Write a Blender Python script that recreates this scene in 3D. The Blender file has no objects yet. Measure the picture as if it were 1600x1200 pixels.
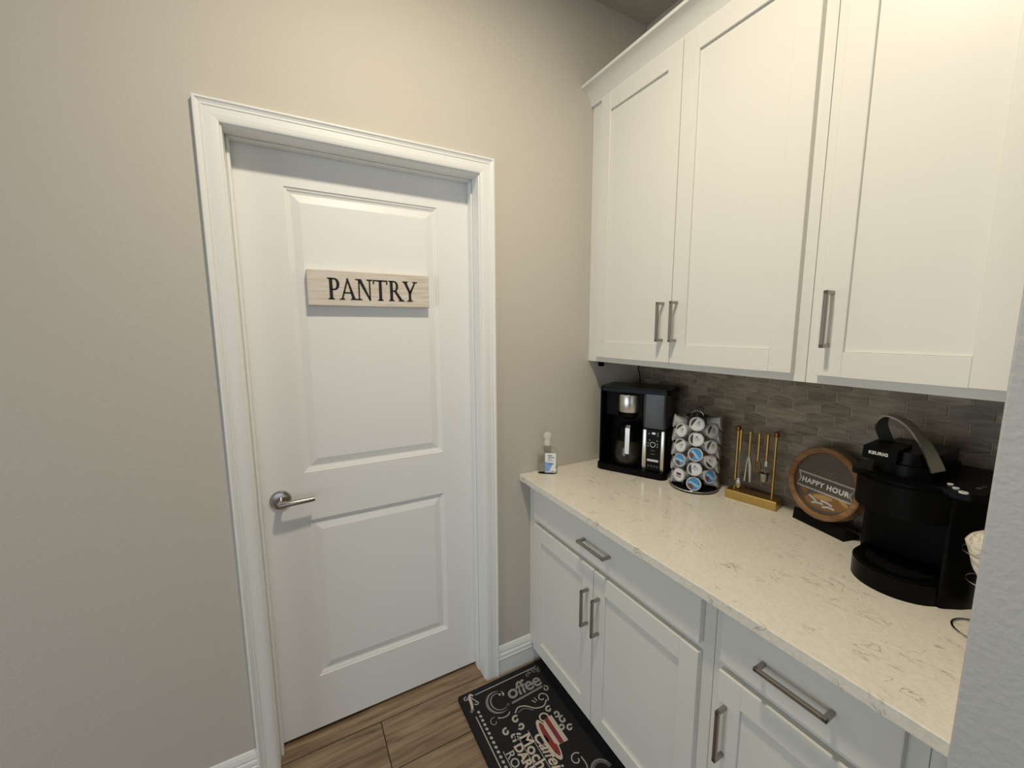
import bpy, bmesh, math, random
from mathutils import Vector, Matrix
random.seed(7)
PI = math.pi
S = bpy.context.scene
COL = S.collection

# ------------------------------------------------------------------ camera
FPX = 631.72
CAM = Vector((0.1902, -1.4592, 1.5315))
yaw, pitch, roll = math.radians(-28.585), math.radians(-7.649), math.radians(-0.236)
fwd = Vector((math.sin(-yaw)*math.cos(pitch), math.cos(yaw)*math.cos(pitch), math.sin(pitch)))
rgt0 = Vector((math.cos(yaw), math.sin(yaw), 0)); up0 = rgt0.cross(fwd)
rgt = rgt0*math.cos(roll) + up0*math.sin(roll)
upv = up0*math.cos(roll) - rgt0*math.sin(roll)
cd = bpy.data.cameras.new('camera'); cam = bpy.data.objects.new('camera', cd); COL.objects.link(cam)
cd.sensor_fit = 'HORIZONTAL'; cd.sensor_width = 36.0; cd.lens = FPX/1600*36.0; cd.clip_start = 0.02
cam.matrix_world = Matrix.Translation(CAM) @ Matrix((rgt, upv, -fwd)).transposed().to_4x4()
S.camera = cam

# ------------------------------------------------------------------ world, daylight, exposure
w = bpy.data.worlds.new('world'); S.world = w; w.use_nodes = True
w.node_tree.nodes['Background'].inputs[0].default_value = (0.62, 0.76, 1.0, 1)
w.node_tree.nodes['Background'].inputs[1].default_value = 1.0
S.view_settings.view_transform = 'Standard'; S.view_settings.look = 'None'
S.view_settings.gamma = 1.0; S.view_settings.use_curve_mapping = False
S.view_settings.exposure = 0.11

def area(name, loc, rot, power, sx, sy, color, shape='RECTANGLE'):
    l = bpy.data.lights.new(name, 'AREA'); l.shape = shape; l.size = sx; l.size_y = sy
    l.energy = power; l.color = color
    o = bpy.data.objects.new(name, l); COL.objects.link(o); o.location = loc; o.rotation_euler = rot
    return o
# daylight through the unseen left window; rear lamp added as fill for the door
area('daylight_left_window', (-3.12, -1.5, 1.0), (0, -PI/2, 0), 26, 1.7, 2.4, (0.92, 1.0, 0.98))
area('rear_fill_lamp', (-0.6, -4.92, 1.25), (PI/2, 0, 0), 6, 2.6, 2.2, (0.97, 1.0, 0.95))
LIGHT = (0.51, -0.92, 2.866)
MAIN_POWER = 20.8

# ------------------------------------------------------------------ dimensions
XB = 1.6784; TILE_X = 1.672; YS = -1.311; ZC = 2.866
CW = 0.0567; W = 0.9058; HC = 2.1641; DY = 0.0976
CT = 0.914

# ------------------------------------------------------------------ materials
M = {}
def mat(name, color, rough=0.5, metal=0.0, spec=0.5, trans=0.0, ior=1.45, emit=None, estr=0.0, bump=None, alpha=1.0):
    m = bpy.data.materials.new(name); m.use_nodes = True
    nt = m.node_tree; b = nt.nodes['Principled BSDF']
    b.inputs['Base Color'].default_value = (*color, 1); b.inputs['Roughness'].default_value = rough
    b.inputs['Metallic'].default_value = metal; b.inputs['Specular IOR Level'].default_value = spec
    b.inputs['Transmission Weight'].default_value = trans; b.inputs['IOR'].default_value = ior
    if emit: b.inputs['Emission Color'].default_value = (*emit, 1); b.inputs['Emission Strength'].default_value = estr
    if bump:
        sc, strength, dist = bump
        tc = nt.nodes.new('ShaderNodeTexCoord'); n = nt.nodes.new('ShaderNodeTexNoise')
        n.inputs['Scale'].default_value = sc; n.inputs['Detail'].default_value = 3
        bp = nt.nodes.new('ShaderNodeBump'); bp.inputs['Strength'].default_value = strength; bp.inputs['Distance'].default_value = dist
        nt.links.new(tc.outputs['Object'], n.inputs['Vector']); nt.links.new(n.outputs['Fac'], bp.inputs['Height'])
        nt.links.new(bp.outputs['Normal'], b.inputs['Normal'])
    M[name] = m
    return m
mat('wall', (0.57, 0.535, 0.47), 0.62, spec=0.35, bump=(130, 0.35, 0.003))
mat('wall_coarse', (0.49, 0.49, 0.485), 0.6, spec=0.35, bump=(85, 0.45, 0.003))
mat('ceiling', (0.46, 0.42, 0.36), 0.85, spec=0.2, bump=(60, 0.4, 0.004))
mat('trim', (0.82, 0.825, 0.81), 0.32, spec=0.45)
mat('door_paint', (0.84, 0.845, 0.835), 0.38, spec=0.4, bump=(40, 0.05, 0.001))
mat('cabinet', (0.73, 0.72, 0.675), 0.36, spec=0.4)
mat('nickel', (0.36, 0.33, 0.30), 0.36, 1.0)
mat('lever_metal', (0.42, 0.39, 0.36), 0.25, 1.0)
mat('steel', (0.62, 0.59, 0.55), 0.28, 1.0)
mat('chrome', (0.55, 0.55, 0.55), 0.12, 1.0)
mat('black', (0.002, 0.002, 0.0022), 0.28, spec=0.13)
mat('black_matte', (0.004, 0.004, 0.004), 0.6, spec=0.12)
mat('black_satin', (0.003, 0.003, 0.003), 0.42, spec=0.07)
mat('smoke', (0.035, 0.034, 0.036), 0.22, spec=0.5)
mat('carafe_glass', (0.020, 0.016, 0.012), 0.08, spec=0.6)
mat('arch_metal', (0.30, 0.29, 0.25), 0.35, 0.9)
mat('ink', (0.008, 0.007, 0.006), 0.6)
mat('white_print', (0.62, 0.62, 0.60), 0.5)
mat('grey_print', (0.30, 0.30, 0.30), 0.6)
mat('tool_steel', (0.36, 0.34, 0.31), 0.35, 1.0)
mat('brass', (0.52, 0.35, 0.115), 0.38, 1.0)
mat('brass_dark', (0.24, 0.15, 0.05), 0.4, 1.0)
mat('pod_cup', (0.55, 0.56, 0.57), 0.4)
mat('pod_lid_white', (0.66, 0.68, 0.70), 0.35)
mat('pod_lid_blue', (0.07, 0.26, 0.56), 0.35)
mat('pod_rim', (0.50, 0.49, 0.47), 0.35)
mat('pod_brown', (0.16, 0.06, 0.035), 0.45)
mat('pod_dark', (0.05, 0.05, 0.055), 0.45)
mat('pod_maroon', (0.13, 0.02, 0.09), 0.45)
mat('pod_sky', (0.30, 0.55, 0.80), 0.4)
mat('mat_rubber', (0.014, 0.014, 0.015), 0.75, spec=0.25, bump=(600, 0.3, 0.001))
mat('chalk', (0.42, 0.41, 0.39), 0.8)
mat('chalk_dim', (0.20, 0.195, 0.19), 0.8)
mat('cream', (0.55, 0.47, 0.40), 0.8)
mat('crimson', (0.22, 0.03, 0.03), 0.8)
mat('clear_plastic', (0.98, 0.985, 0.98), 0.05, trans=1.0, ior=1.10, spec=0.4)
mat('frosted', (0.90, 0.89, 0.85), 0.35, trans=0.55, ior=1.15)
mat('label_white', (0.80, 0.80, 0.80), 0.45)
mat('label_blue', (0.22, 0.38, 0.72), 0.45)
mat('label_dark', (0.06, 0.09, 0.18), 0.5)
mat('sign_dark', (0.085, 0.068, 0.052), 0.45, bump=(120, 0.1, 0.001))
mat('amber', (0.20, 0.10, 0.03), 0.45)
mat('amber_light', (0.36, 0.22, 0.08), 0.45)
mat('ice', (0.45, 0.46, 0.48), 0.4)
mat('packet', (0.72, 0.66, 0.56), 0.35, bump=(70, 0.9, 0.01))
mat('grout', (0.37, 0.325, 0.26), 0.85)
mat('floor_grout', (0.035, 0.024, 0.016), 0.95)
mat('lens', (0.9, 0.9, 0.9), 0.5, emit=(1.0, 0.86, 0.66), estr=6.0)
mat('display', (0.3, 0.3, 0.4), 0.3, emit=(0.75, 0.75, 1.0), estr=0.35)
mat('glass', (0.95, 0.97, 0.97), 0.02, trans=1.0, ior=1.02, spec=0.3)

def nodes(m):
    return m.node_tree, m.node_tree.nodes['Principled BSDF']
def ramp(nt, stops):
    r = nt.nodes.new('ShaderNodeValToRGB'); e = r.color_ramp.elements
    while len(e) < len(stops): e.new(0.5)
    for k, (p, c) in enumerate(stops): e[k].position = p; e[k].color = (*c, 1)
    return r
# quartz: creamy white with short broken grey veins
m = mat('quartz', (0.7, 0.66, 0.58), 0.14, spec=0.5); nt, b = nodes(m)
tc = nt.nodes.new('ShaderNodeTexCoord')
n1 = nt.nodes.new('ShaderNodeTexNoise'); n1.inputs['Scale'].default_value = 11; n1.inputs['Detail'].default_value = 6; n1.inputs['Roughness'].default_value = 0.62; n1.inputs['Distortion'].default_value = 0.9
n2 = nt.nodes.new('ShaderNodeTexNoise'); n2.inputs['Scale'].default_value = 17; n2.inputs['Detail'].default_value = 3
n3 = nt.nodes.new('ShaderNodeTexNoise'); n3.inputs['Scale'].default_value = 120; n3.inputs['Detail'].default_value = 2
mp = nt.nodes.new('ShaderNodeMapping'); mp.inputs['Rotation'].default_value = (0, 0, 0.6); mp.inputs['Scale'].default_value = (1.9, 0.85, 1)
nt.links.new(tc.outputs['Object'], mp.inputs['Vector'])
for n in (n1, n3): nt.links.new(mp.outputs['Vector'], n.inputs['Vector'])
nt.links.new(tc.outputs['Object'], n2.inputs['Vector'])
r1 = ramp(nt, [(0.488, (0, 0, 0)), (0.5, (1, 1, 1)), (0.512, (0, 0, 0))])
r2 = ramp(nt, [(0.52, (0, 0, 0)), (0.62, (1, 1, 1))])
mul = nt.nodes.new('ShaderNodeMath'); mul.operation = 'MULTIPLY'
nt.links.new(n1.outputs['Fac'], r1.inputs['Fac']); nt.links.new(n2.outputs['Fac'], r2.inputs['Fac'])
nt.links.new(r1.outputs['Color'], mul.inputs[0]); nt.links.new(r2.outputs['Color'], mul.inputs[1])
r3 = ramp(nt, [(0.35, (0.72, 0.68, 0.60)), (0.65, (0.80, 0.76, 0.68))])
nt.links.new(n3.outputs['Fac'], r3.inputs['Fac'])
mx = nt.nodes.new('ShaderNodeMix'); mx.data_type = 'RGBA'; mx.inputs['B'].default_value = (0.34, 0.30, 0.25, 1)
nt.links.new(mul.outputs[0], mx.inputs['Factor']); nt.links.new(r3.outputs['Color'], mx.inputs['A'])
nt.links.new(mx.outputs['Result'], b.inputs['Base Color'])
# streaky material with per-object tone: wood-look floor tile / stone-look hex tile / sign wood
def streaky(name, c0, c1, c2, scale, stretch, rough, vary, axis='X', spec=0.4):
    m = mat(name, c1, rough, spec=spec); nt, b = nodes(m)
    tc = nt.nodes.new('ShaderNodeTexCoord'); oi = nt.nodes.new('ShaderNodeObjectInfo')
    mp = nt.nodes.new('ShaderNodeMapping')
    s = {'X': (1, stretch, stretch), 'Y': (stretch, 1, stretch), 'Z': (stretch, stretch, 1)}[axis]
    mp.inputs['Scale'].default_value = s
    add = nt.nodes.new('ShaderNodeVectorMath'); add.operation = 'ADD'
    sc = nt.nodes.new('ShaderNodeVectorMath'); sc.operation = 'SCALE'; sc.inputs['Scale'].default_value = 37.0
    cmb = nt.nodes.new('ShaderNodeCombineXYZ')
    for k in range(3): nt.links.new(oi.outputs['Random'], cmb.inputs[k])
    nt.links.new(cmb.outputs[0], sc.inputs[0]); nt.links.new(tc.outputs['Object'], add.inputs[0]); nt.links.new(sc.outputs[0], add.inputs[1])
    nt.links.new(add.outputs[0], mp.inputs['Vector'])
    n = nt.nodes.new('ShaderNodeTexNoise'); n.inputs['Scale'].default_value = scale; n.inputs['Detail'].default_value = 5; n.inputs['Distortion'].default_value = 0.6
    nt.links.new(mp.outputs['Vector'], n.inputs['Vector'])
    r = ramp(nt, [(0.28, c0), (0.5, c1), (0.72, c2)]); nt.links.new(n.outputs['Fac'], r.inputs['Fac'])
    hs = nt.nodes.new('ShaderNodeHueSaturation')
    mr = nt.nodes.new('ShaderNodeMapRange'); mr.inputs['To Min'].default_value = 1-vary; mr.inputs['To Max'].default_value = 1+vary
    nt.links.new(oi.outputs['Random'], mr.inputs['Value']); nt.links.new(mr.outputs[0], hs.inputs['Value'])
    nt.links.new(r.outputs['Color'], hs.inputs['Color']); nt.links.new(hs.outputs['Color'], b.inputs['Base Color'])
    return m
streaky('floor_wood', (0.125, 0.083, 0.048), (0.25, 0.178, 0.112), (0.36, 0.265, 0.175), 4.0, 11, 0.42, 0.10, 'X')
streaky('hex_stone', (0.138, 0.108, 0.080), (0.222, 0.181, 0.136), (0.295, 0.243, 0.186), 14, 6, 0.38, 0.23, 'Y')
streaky('sign_board', (0.52, 0.43, 0.35), (0.66, 0.60, 0.53), (0.72, 0.68, 0.62), 7, 14, 0.7, 0.0, 'X')
streaky('ring_wood', (0.13, 0.065, 0.025), (0.22, 0.115, 0.045), (0.30, 0.17, 0.075), 9, 5, 0.5, 0.0, 'X')

# ------------------------------------------------------------------ mesh helpers
def BM(): return bmesh.new()
def box(bm, lo, hi, bev=0.0, seg=1, mtx=None):
    r = bmesh.ops.create_cube(bm, size=1.0); vs = r['verts']
    c = [(a+b2)/2 for a, b2 in zip(lo, hi)]; d = [abs(b2-a) for a, b2 in zip(lo, hi)]
    for v in vs: v.co = Vector((c[0]+v.co.x*d[0], c[1]+v.co.y*d[1], c[2]+v.co.z*d[2]))
    if bev > 0:
        es = list({e for v in vs for e in v.link_edges})
        g = bmesh.ops.bevel(bm, geom=es, offset=bev, segments=seg, affect='EDGES', profile=0.5)
        vs = list({v for f in g['faces'] for v in f.verts} | {v for v in vs if v.is_valid})
    if mtx: bmesh.ops.transform(bm, matrix=mtx, verts=[v for v in vs if v.is_valid])
    return bm
def prism(bm, pts, ax, a, b2):
    """closed 2D outline extruded along axis ax from a to b2; pts are the two other axes in order"""
    def P(p, t):
        q = list(p); q.insert(ax, t); return Vector(q)
    A = [bm.verts.new(P(p, a)) for p in pts]; B = [bm.verts.new(P(p, b2)) for p in pts]
    n = len(pts)
    for i in range(n):
        j = (i+1) % n; bm.faces.new((A[i], A[j], B[j], B[i]))
    bm.faces.new(A[::-1]); bm.faces.new(B)
    bmesh.ops.recalc_face_normals(bm, faces=bm.faces[:])
    return bm
def lathe(bm, prof, n=32, cx=0, cy=0, cap=True, a0=0.0):
    rings = []
    for r, z in prof:
        if r < 1e-6: rings.append([bm.verts.new((cx, cy, z))])
        else: rings.append([bm.verts.new((cx+r*math.cos(2*PI*k/n+a0), cy+r*math.sin(2*PI*k/n+a0), z)) for k in range(n)])
    for A, B in zip(rings, rings[1:]):
        for k in range(n):
            j = (k+1) % n
            if len(A) == 1 and len(B) == 1: continue
            if len(A) == 1: bm.faces.new((A[0], B[j], B[k]))
            elif len(B) == 1: bm.faces.new((A[k], A[j], B[0]))
            else: bm.faces.new((A[k], A[j], B[j], B[k]))
    if cap:
        if len(rings[0]) > 1: bm.faces.new(rings[0][::-1])
        if len(rings[-1]) > 1: bm.faces.new(rings[-1])
    bmesh.ops.recalc_face_normals(bm, faces=bm.faces[:])
    return bm
def tube(bm, pts, r, n=8, closed=False, rads=None, flat=None):
    pts = [Vector(p) for p in pts]; N = len(pts); rings = []
    ref = None
    for i, p in enumerate(pts):
        a = pts[(i-1) % N] if (closed or i > 0) else p
        c = pts[(i+1) % N] if (closed or i < N-1) else p
        t = (c-a).normalized()
        if ref is None:
            ref = t.cross(Vector((0, 0, 1)))
            if ref.length < 1e-3: ref = t.cross(Vector((0, 1, 0)))
        ref = (ref - t*ref.dot(t)).normalized(); q = t.cross(ref)
        rr = rads[i] if rads else r
        rings.append([bm.verts.new(p + (ref*math.cos(2*PI*k/n) + q*math.sin(2*PI*k/n))*rr) for k in range(n)])
    for i in range(N if closed else N-1):
        A, B = rings[i], rings[(i+1) % N]
        for k in range(n):
            j = (k+1) % n; bm.faces.new((A[k], A[j], B[j], B[k]))
    if not closed: bm.faces.new(rings[0][::-1]); bm.faces.new(rings[-1])
    bmesh.ops.recalc_face_normals(bm, faces=bm.faces[:])
    return bm
def rrect(x0, x1, y0, y1, r, n=6, corners=(1, 1, 1, 1)):
    """outline, corners order: (x0,y0),(x1,y0),(x1,y1),(x0,y1)"""
    out = []
    for (cx, cy, a, on) in ((x0, y0, PI, corners[0]), (x1, y0, 1.5*PI, corners[1]), (x1, y1, 0, corners[2]), (x0, y1, PI/2, corners[3])):
        if not on: out.append((cx, cy)); continue
        sx = 1 if cx == x0 else -1; sy = 1 if cy == y0 else -1
        for k in range(n+1):
            t = a + k*PI/2/n; out.append((cx+sx*r+r*math.cos(t), cy+sy*r+r*math.sin(t)))
    return out
def mesh(name, bm, mt, smooth=None):
    me = bpy.data.meshes.new(name); bm.normal_update(); bm.to_mesh(me); bm.free()
    if mt: me.materials.append(M[mt])
    if smooth:
        for p in me.polygons: p.use_smooth = True
        try: me.set_sharp_from_angle(angle=math.radians(smooth))
        except Exception: pass
    return me
def link(name, data, parent=None, loc=(0, 0, 0), rot=(0, 0, 0)):
    o = bpy.data.objects.new(name, data); COL.objects.link(o)
    o.location = loc; o.rotation_euler = rot
    if parent: o.parent = parent
    return o
def abs_origin(o):
    v = Vector((0, 0, 0))
    while o: v += o.location; o = o.parent
    return v
def part(name, bm, mt, parent, world=False, smooth=None, label=None):
    """mesh child; world=True when bm was built in scene coordinates and the parents only translate"""
    if world: bmesh.ops.translate(bm, vec=-abs_origin(parent), verts=bm.verts[:])
    o = link(name, mesh(name, bm, mt, smooth), parent)
    if label: o['label'] = label
    return o
def thing(name, label, cat, loc=(0, 0, 0), rotz=0, group=None):
    o = link(name, None, None, loc, (0, 0, rotz)); o['label'] = label; o['category'] = cat; o.empty_display_size = 0.05
    if group: o['group'] = group
    return o
def single(name, bm, mt, label, cat, group=None, smooth=None):
    o = link(name, mesh(name, bm, mt, smooth)); o['label'] = label; o['category'] = cat
    if group: o['group'] = group
    return o
def struct(name, bm, mt, label=None, smooth=None):
    o = link(name, mesh(name, bm, mt, smooth) if bm else None); o['kind'] = 'structure'
    if label: o['label'] = label
    return o
def text_bm(s, size, extrude=0.0, shear=0.0, offset=0.0, space=1.0, align='LEFT', bold=0.0):
    cu = bpy.data.curves.new('lettering', 'FONT'); cu.body = s; cu.size = size; cu.extrude = extrude; cu.shear = shear
    cu.offset = offset+bold; cu.space_character = space; cu.align_x = align; cu.resolution_u = 3
    o = bpy.data.objects.new('lettering', cu); COL.objects.link(o)
    bpy.context.view_layer.update()
    dg = bpy.context.evaluated_depsgraph_get()
    me = bpy.data.meshes.new_from_object(o.evaluated_get(dg))
    bpy.data.objects.remove(o); bpy.data.curves.remove(cu)
    bm = bmesh.new(); bm.from_mesh(me); bpy.data.meshes.remove(me)
    return bm
def ribbon(bm, pts, wd, z=0.0, th=0.0006, taper=None):
    """flat painted stroke in the XY plane"""
    pts = [Vector((p[0], p[1], 0)) for p in pts]; L = []; Rr = []
    for i, p in enumerate(pts):
        t = (pts[min(i+1, len(pts)-1)] - pts[max(i-1, 0)]).normalized(); nrm = Vector((-t.y, t.x, 0))
        h = wd/2*(taper(i/(len(pts)-1)) if taper else 1.0)
        L.append(bm.verts.new(p+nrm*h+Vector((0, 0, z)))); Rr.append(bm.verts.new(p-nrm*h+Vector((0, 0, z))))
    for i in range(len(pts)-1): bm.faces.new((Rr[i], Rr[i+1], L[i+1], L[i]))
    return bm
def solid(bm, th):
    """give a flat shape a small thickness downwards (local -z)"""
    r = bmesh.ops.extrude_face_region(bm, geom=bm.faces[:])
    bmesh.ops.translate(bm, vec=(0, 0, th), verts=[v for v in r['geom'] if isinstance(v, bmesh.types.BMVert)])
    bmesh.ops.recalc_face_normals(bm, faces=bm.faces[:])
    return bm
def arc(cx, cy, r, a0, a1, n=14, ry=None):
    ry = ry or r
    return [(cx+r*math.cos(math.radians(a0+(a1-a0)*k/n)), cy+ry*math.sin(math.radians(a0+(a1-a0)*k/n))) for k in range(n+1)]
def spiral(cx, cy, r0, r1, a0, a1, n=26):
    return [(cx+(r0+(r1-r0)*k/n)*math.cos(math.radians(a0+(a1-a0)*k/n)), cy+(r0+(r1-r0)*k/n)*math.sin(math.radians(a0+(a1-a0)*k/n))) for k in range(n+1)]

# ------------------------------------------------------------------ room shell
RX0, RX1, RY0 = -3.2, 3.2, -5.0
JW = 0.004     # reveal
# wall with the pantry door (hole 0.04 behind the casing)
bm = BM()
hx0, hx1, hz = 0.035, W-0.035, HC-0.035
box(bm, (RX0, 0, 0), (hx0, 0.125, ZC)); box(bm, (hx1, 0, 0), (XB, 0.125, ZC)); box(bm, (hx0, 0, hz), (hx1, 0.125, ZC))
struct('wall_back', bm, 'wall', 'greige painted wall around the pantry door')
bm = BM(); box(bm, (XB, YS-0.125, 0), (XB+0.12, 0.125, ZC)); wall_r = struct('wall_right', bm, 'wall', 'wall behind the cabinets, tiled between counter and upper cabinets')
bm = BM(); box(bm, (1.0, YS-0.125, 0), (XB, YS, ZC), 0.003, 2); struct('wall_end', bm, 'wall_coarse', 'textured end of the short wall beside the counter')
bm = BM(); box(bm, (RX0, RY0-0.1, ZC), (RX1, 0.125, ZC+0.1)); struct('ceiling', bm, 'ceiling')
bm = BM(); box(bm, (XB+0.12, YS-0.125, 0), (RX1, YS, ZC)); struct('wall_kitchen', bm, 'wall')
bm = BM(); box(bm, (RX1, RY0, 0), (RX1+0.1, YS, ZC)); struct('wall_far_right', bm, 'wall')
def holed(name, fixed, a0, a1, h0, h1, z0, z1, axis):
    bm = BM()
    for (p0, p1, q0, q1) in ((a0, h0, 0, ZC), (h1, a1, 0, ZC), (h0, h1, 0, z0), (h0, h1, z1, ZC)):
        if axis == 'y': box(bm, (fixed-0.1, p0, q0), (fixed, p1, q1))
        else: box(bm, (p0, fixed-0.1, q0), (p1, fixed, q1))
    return struct(name, bm, 'wall')
holed('wall_left', RX0, RY0, 0.125, -2.8, -0.2, 0.1, 2.0, 'y')
holed('wall_rear', RY0, RX0, RX1, -2.0, 0.8, 0.1, 2.35, 'x')
for i, (lo, hi, ax) in enumerate((((RX0-0.09, -2.8, 0.1), (RX0-0.01, -0.2, 2.0), 1), ((-2.0, RY0-0.09, 0.1), (0.8, RY0-0.01, 2.35), 0))):  # unseen windows; the left one set low to light the base cabinets more
    wn = struct('window_%d' % (i+1), None, None, 'unseen tall window of the room behind the camera')
    fr = BM(); a, c = lo[ax], hi[ax]; zt = hi[2]
    for (p0, p1, q0, q1) in ((a, a+.06, .1, zt), (c-.06, c, .1, zt), ((a+c)/2-.04, (a+c)/2+.04, .1, zt), (a, c, .1, .16), (a, c, zt-.06, zt)):
        l = list(lo); h = list(hi); l[ax] = p0; h[ax] = p1; l[2] = q0; h[2] = q1; box(fr, l, h)
    part('window_frame', fr, 'trim', wn)

# floor: wood-look planks, 0.207 wide, running along X, dark grout below
bm = BM(); box(bm, (RX0, RY0, -0.05), (RX1, 0.26, -0.0015)); floor = struct('floor', bm, 'floor_grout', 'wood-look plank tile floor with thin dark joints')
PW, PL, GAP = 0.207, 1.22, 0.0036
bm = BM(); box(bm, (0, 0, -0.012), (PL-GAP, PW-GAP, 0.0), 0.0008); plank_me = mesh('plank', bm, 'floor_wood')
row = 0
yb = 0.026
joints = [0.404, 0.404+0.47, 0.404-0.36, 0.404+0.2]
while yb - row*PW > RY0+0.1:
    ytop = yb + PW - row*PW
    j = 0.904 if row == 0 else joints[(row-1) % 4]
    x = j - PL*math.ceil((j-RX0)/PL)
    while x < RX1:
        if x+PL > RX0+0.01 and x > RX0-0.3 and x+PL < RX1+0.05:
            link('plank', plank_me, floor, (x+GAP/2, ytop-PW+GAP/2, 0))
        x += PL
    row += 1

# baseboards
BBP = [(0, 0), (-0.013, 0), (-0.013, 0.075), (-0.0155, 0.078), (-0.0155, 0.0805), (-0.0115, 0.083), (-0.0115, 0.0865), (-0.0140, 0.090), (-0.0125, 0.100), (-0.0085, 0.104), (-0.0085, 0.108), (-0.0105, 0.111), (-0.0075, 0.124), (-0.0035, 0.134), (0, 0.136)]
BBP = [(y, z*1.0) for y, z in BBP]
for nm, a, c in (('baseboard_left', RX0, 0.0), ('baseboard_right', W, 1.135)):
    bm = BM(); prism(bm, BBP, 0, a, c); struct(nm, bm, 'trim', 'white stepped baseboard')

# door casing, jamb, stop
tr = struct('trim_1', None, None, 'white moulded door casing around the pantry door')
CP = [(0, 0), (0, .016), (.002, .018), (.006, .018), (.0085, .0152), (.0150, .0118), (.0160, .0132), (.0195, .0132), (.0215, .0112), (.040, .0112), (.0500, .0100), (.0555, .0080), (.0567, .0050), (.0567, 0)]
def strip(bm, ends):
    """ends: function(u,d,k)->Vector for k=0,1"""
    A = [bm.verts.new(ends(u, d, 0)) for u, d in CP]; B = [bm.verts.new(ends(u, d, 1)) for u, d in CP]
    n = len(CP)
    for i in range(n): j = (i+1) % n; bm.faces.new((A[i], A[j], B[j], B[i]))
    bm.faces.new(A); bm.faces.new(B[::-1]); bmesh.ops.recalc_face_normals(bm, faces=bm.faces[:]); return bm
part('casing_leg', strip(BM(), lambda u, d, k: Vector((u, -d, HC-u if k else 0))), 'trim', tr)
part('casing_leg', strip(BM(), lambda u, d, k: Vector((W-u, -d, HC-u if k else 0))), 'trim', tr)
part('casing_head', strip(BM(), lambda u, d, k: Vector((W-u if k else u, -d, HC-u))), 'trim', tr)
jx0, jx1, jz = CW+JW, W-CW-JW, HC-CW-JW
for lo, hi in (((hx0, 0.0, 0), (jx0, 0.135, jz)), ((jx1, 0.0, 0), (hx1, 0.135, jz)), ((hx0, 0.0, jz), (hx1, 0.135, hz))):
    bm = BM(); box(bm, lo, hi, 0.0015, 2); part('jamb', bm, 'trim', tr)
sx0, sx1, sz = 0.0697, 0.8400, 2.0992
for lo, hi in (((jx0, 0.060, 0), (sx0, DY-0.001, sz)), ((sx1, 0.060, 0), (jx1, DY-0.001, sz)), ((jx0, 0.060, sz), (jx1, DY-0.001, jz))):
    bm = BM(); box(bm, lo, hi, 0.003, 2); part('door_stop', bm, 'trim', tr)

# pantry door slab with two raised moulded panels
door = struct('door_1', None, None, 'white two-panel pantry door, closed')
door['label'] = 'white two-panel pantry door, closed'
def slab(bm, x0, x1, z0, z1, y, th, panels):
    prof = [(0, 0), (.0015, .0035), (.0085, .0055), (.0095, .0078), (.0165, .0105), (.0190, .0105), (.0445, .0030)]
    xs = [x0, panels[0][0], panels[0][1], x1]
    zs = [z0, panels[0][2], panels[0][3], panels[1][2], panels[1][3], z1]
    g = {}
    for i, x in enumerate(xs):
        for j, z in enumerate(zs): g[i, j] = bm.verts.new((x, y, z))
    for i in range(3):
        for j in range(5):
            if i == 1 and j in (1, 3): continue
            bm.faces.new((g[i, j], g[i+1, j], g[i+1, j+1], g[i, j+1]))
    for j, pz in ((1, panels[0]), (3, panels[1])):
        prev = [g[1, j], g[2, j], g[2, j+1], g[1, j+1]]
        for u, d in prof[1:]:
            cur = [bm.verts.new((pz[0]+u, y+d, pz[2]+u)), bm.verts.new((pz[1]-u, y+d, pz[2]+u)), bm.verts.new((pz[1]-u, y+d, pz[3]-u)), bm.verts.new((pz[0]+u, y+d, pz[3]-u))]
            for k in range(4): l = (k+1) % 4; bm.faces.new((prev[k], prev[l], cur[l], cur[k]))
            prev = cur
        bm.faces.new(prev)
    box(bm, (x0, y+0.012, z0), (x1, y+th, z1))
    for a, c in (((0, 0), (0, 5)), ((3, 5), (3, 0)), ((0, 5), (3, 5)), ((3, 0), (0, 0))):
        p, q = g[a].co, g[c].co
        v = [bm.verts.new(p), bm.verts.new(q), bm.verts.new((q.x, y+0.012, q.z)), bm.verts.new((p.x, y+0.012, p.z))]
        bm.faces.new(v)
    bmesh.ops.recalc_face_normals(bm, faces=bm.faces[:])
    return bm
part('door_slab', slab(BM(), 0.0625, 0.8435, 0.016, 2.1015, DY, 0.035, [(0.203, 0.714, 0.232, 0.856), (0.203, 0.714, 1.034, 1.993)]), 'door_paint', door)
HX, HZ = 0.124, 0.950
lev = BM()
hm = Matrix.Translation((HX, DY, HZ)) @ Matrix.Rotation(PI/2, 4, 'X')   # local z -> -y
lathe(lev, [(0.0335, 0), (0.0335, 0.004), (0.0315, 0.0075), (0.027, 0.0095), (0.012, 0.0105), (0.0105, 0.014), (0.0105, 0.048), (0.009, 0.056), (0.0, 0.058)], 40)
bmesh.ops.transform(lev, matrix=hm, verts=lev.verts[:])
rose = part('door_handle', lev, 'lever_metal', door, smooth=35, label='brushed nickel lever handle')
bm = BM(); tube(bm, [(HX-.004, DY-.050, HZ-.001), (HX+.010, DY-.051, HZ), (HX+.035, DY-.052, HZ+.0005), (HX+.09, DY-.050, HZ+.001), (HX+.104, DY-.048, HZ+.001)], .009, 14, rads=[.0100, .0105, .0095, .0085, .0080])
part('lever', bm, 'lever_metal', rose, smooth=50)
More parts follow.
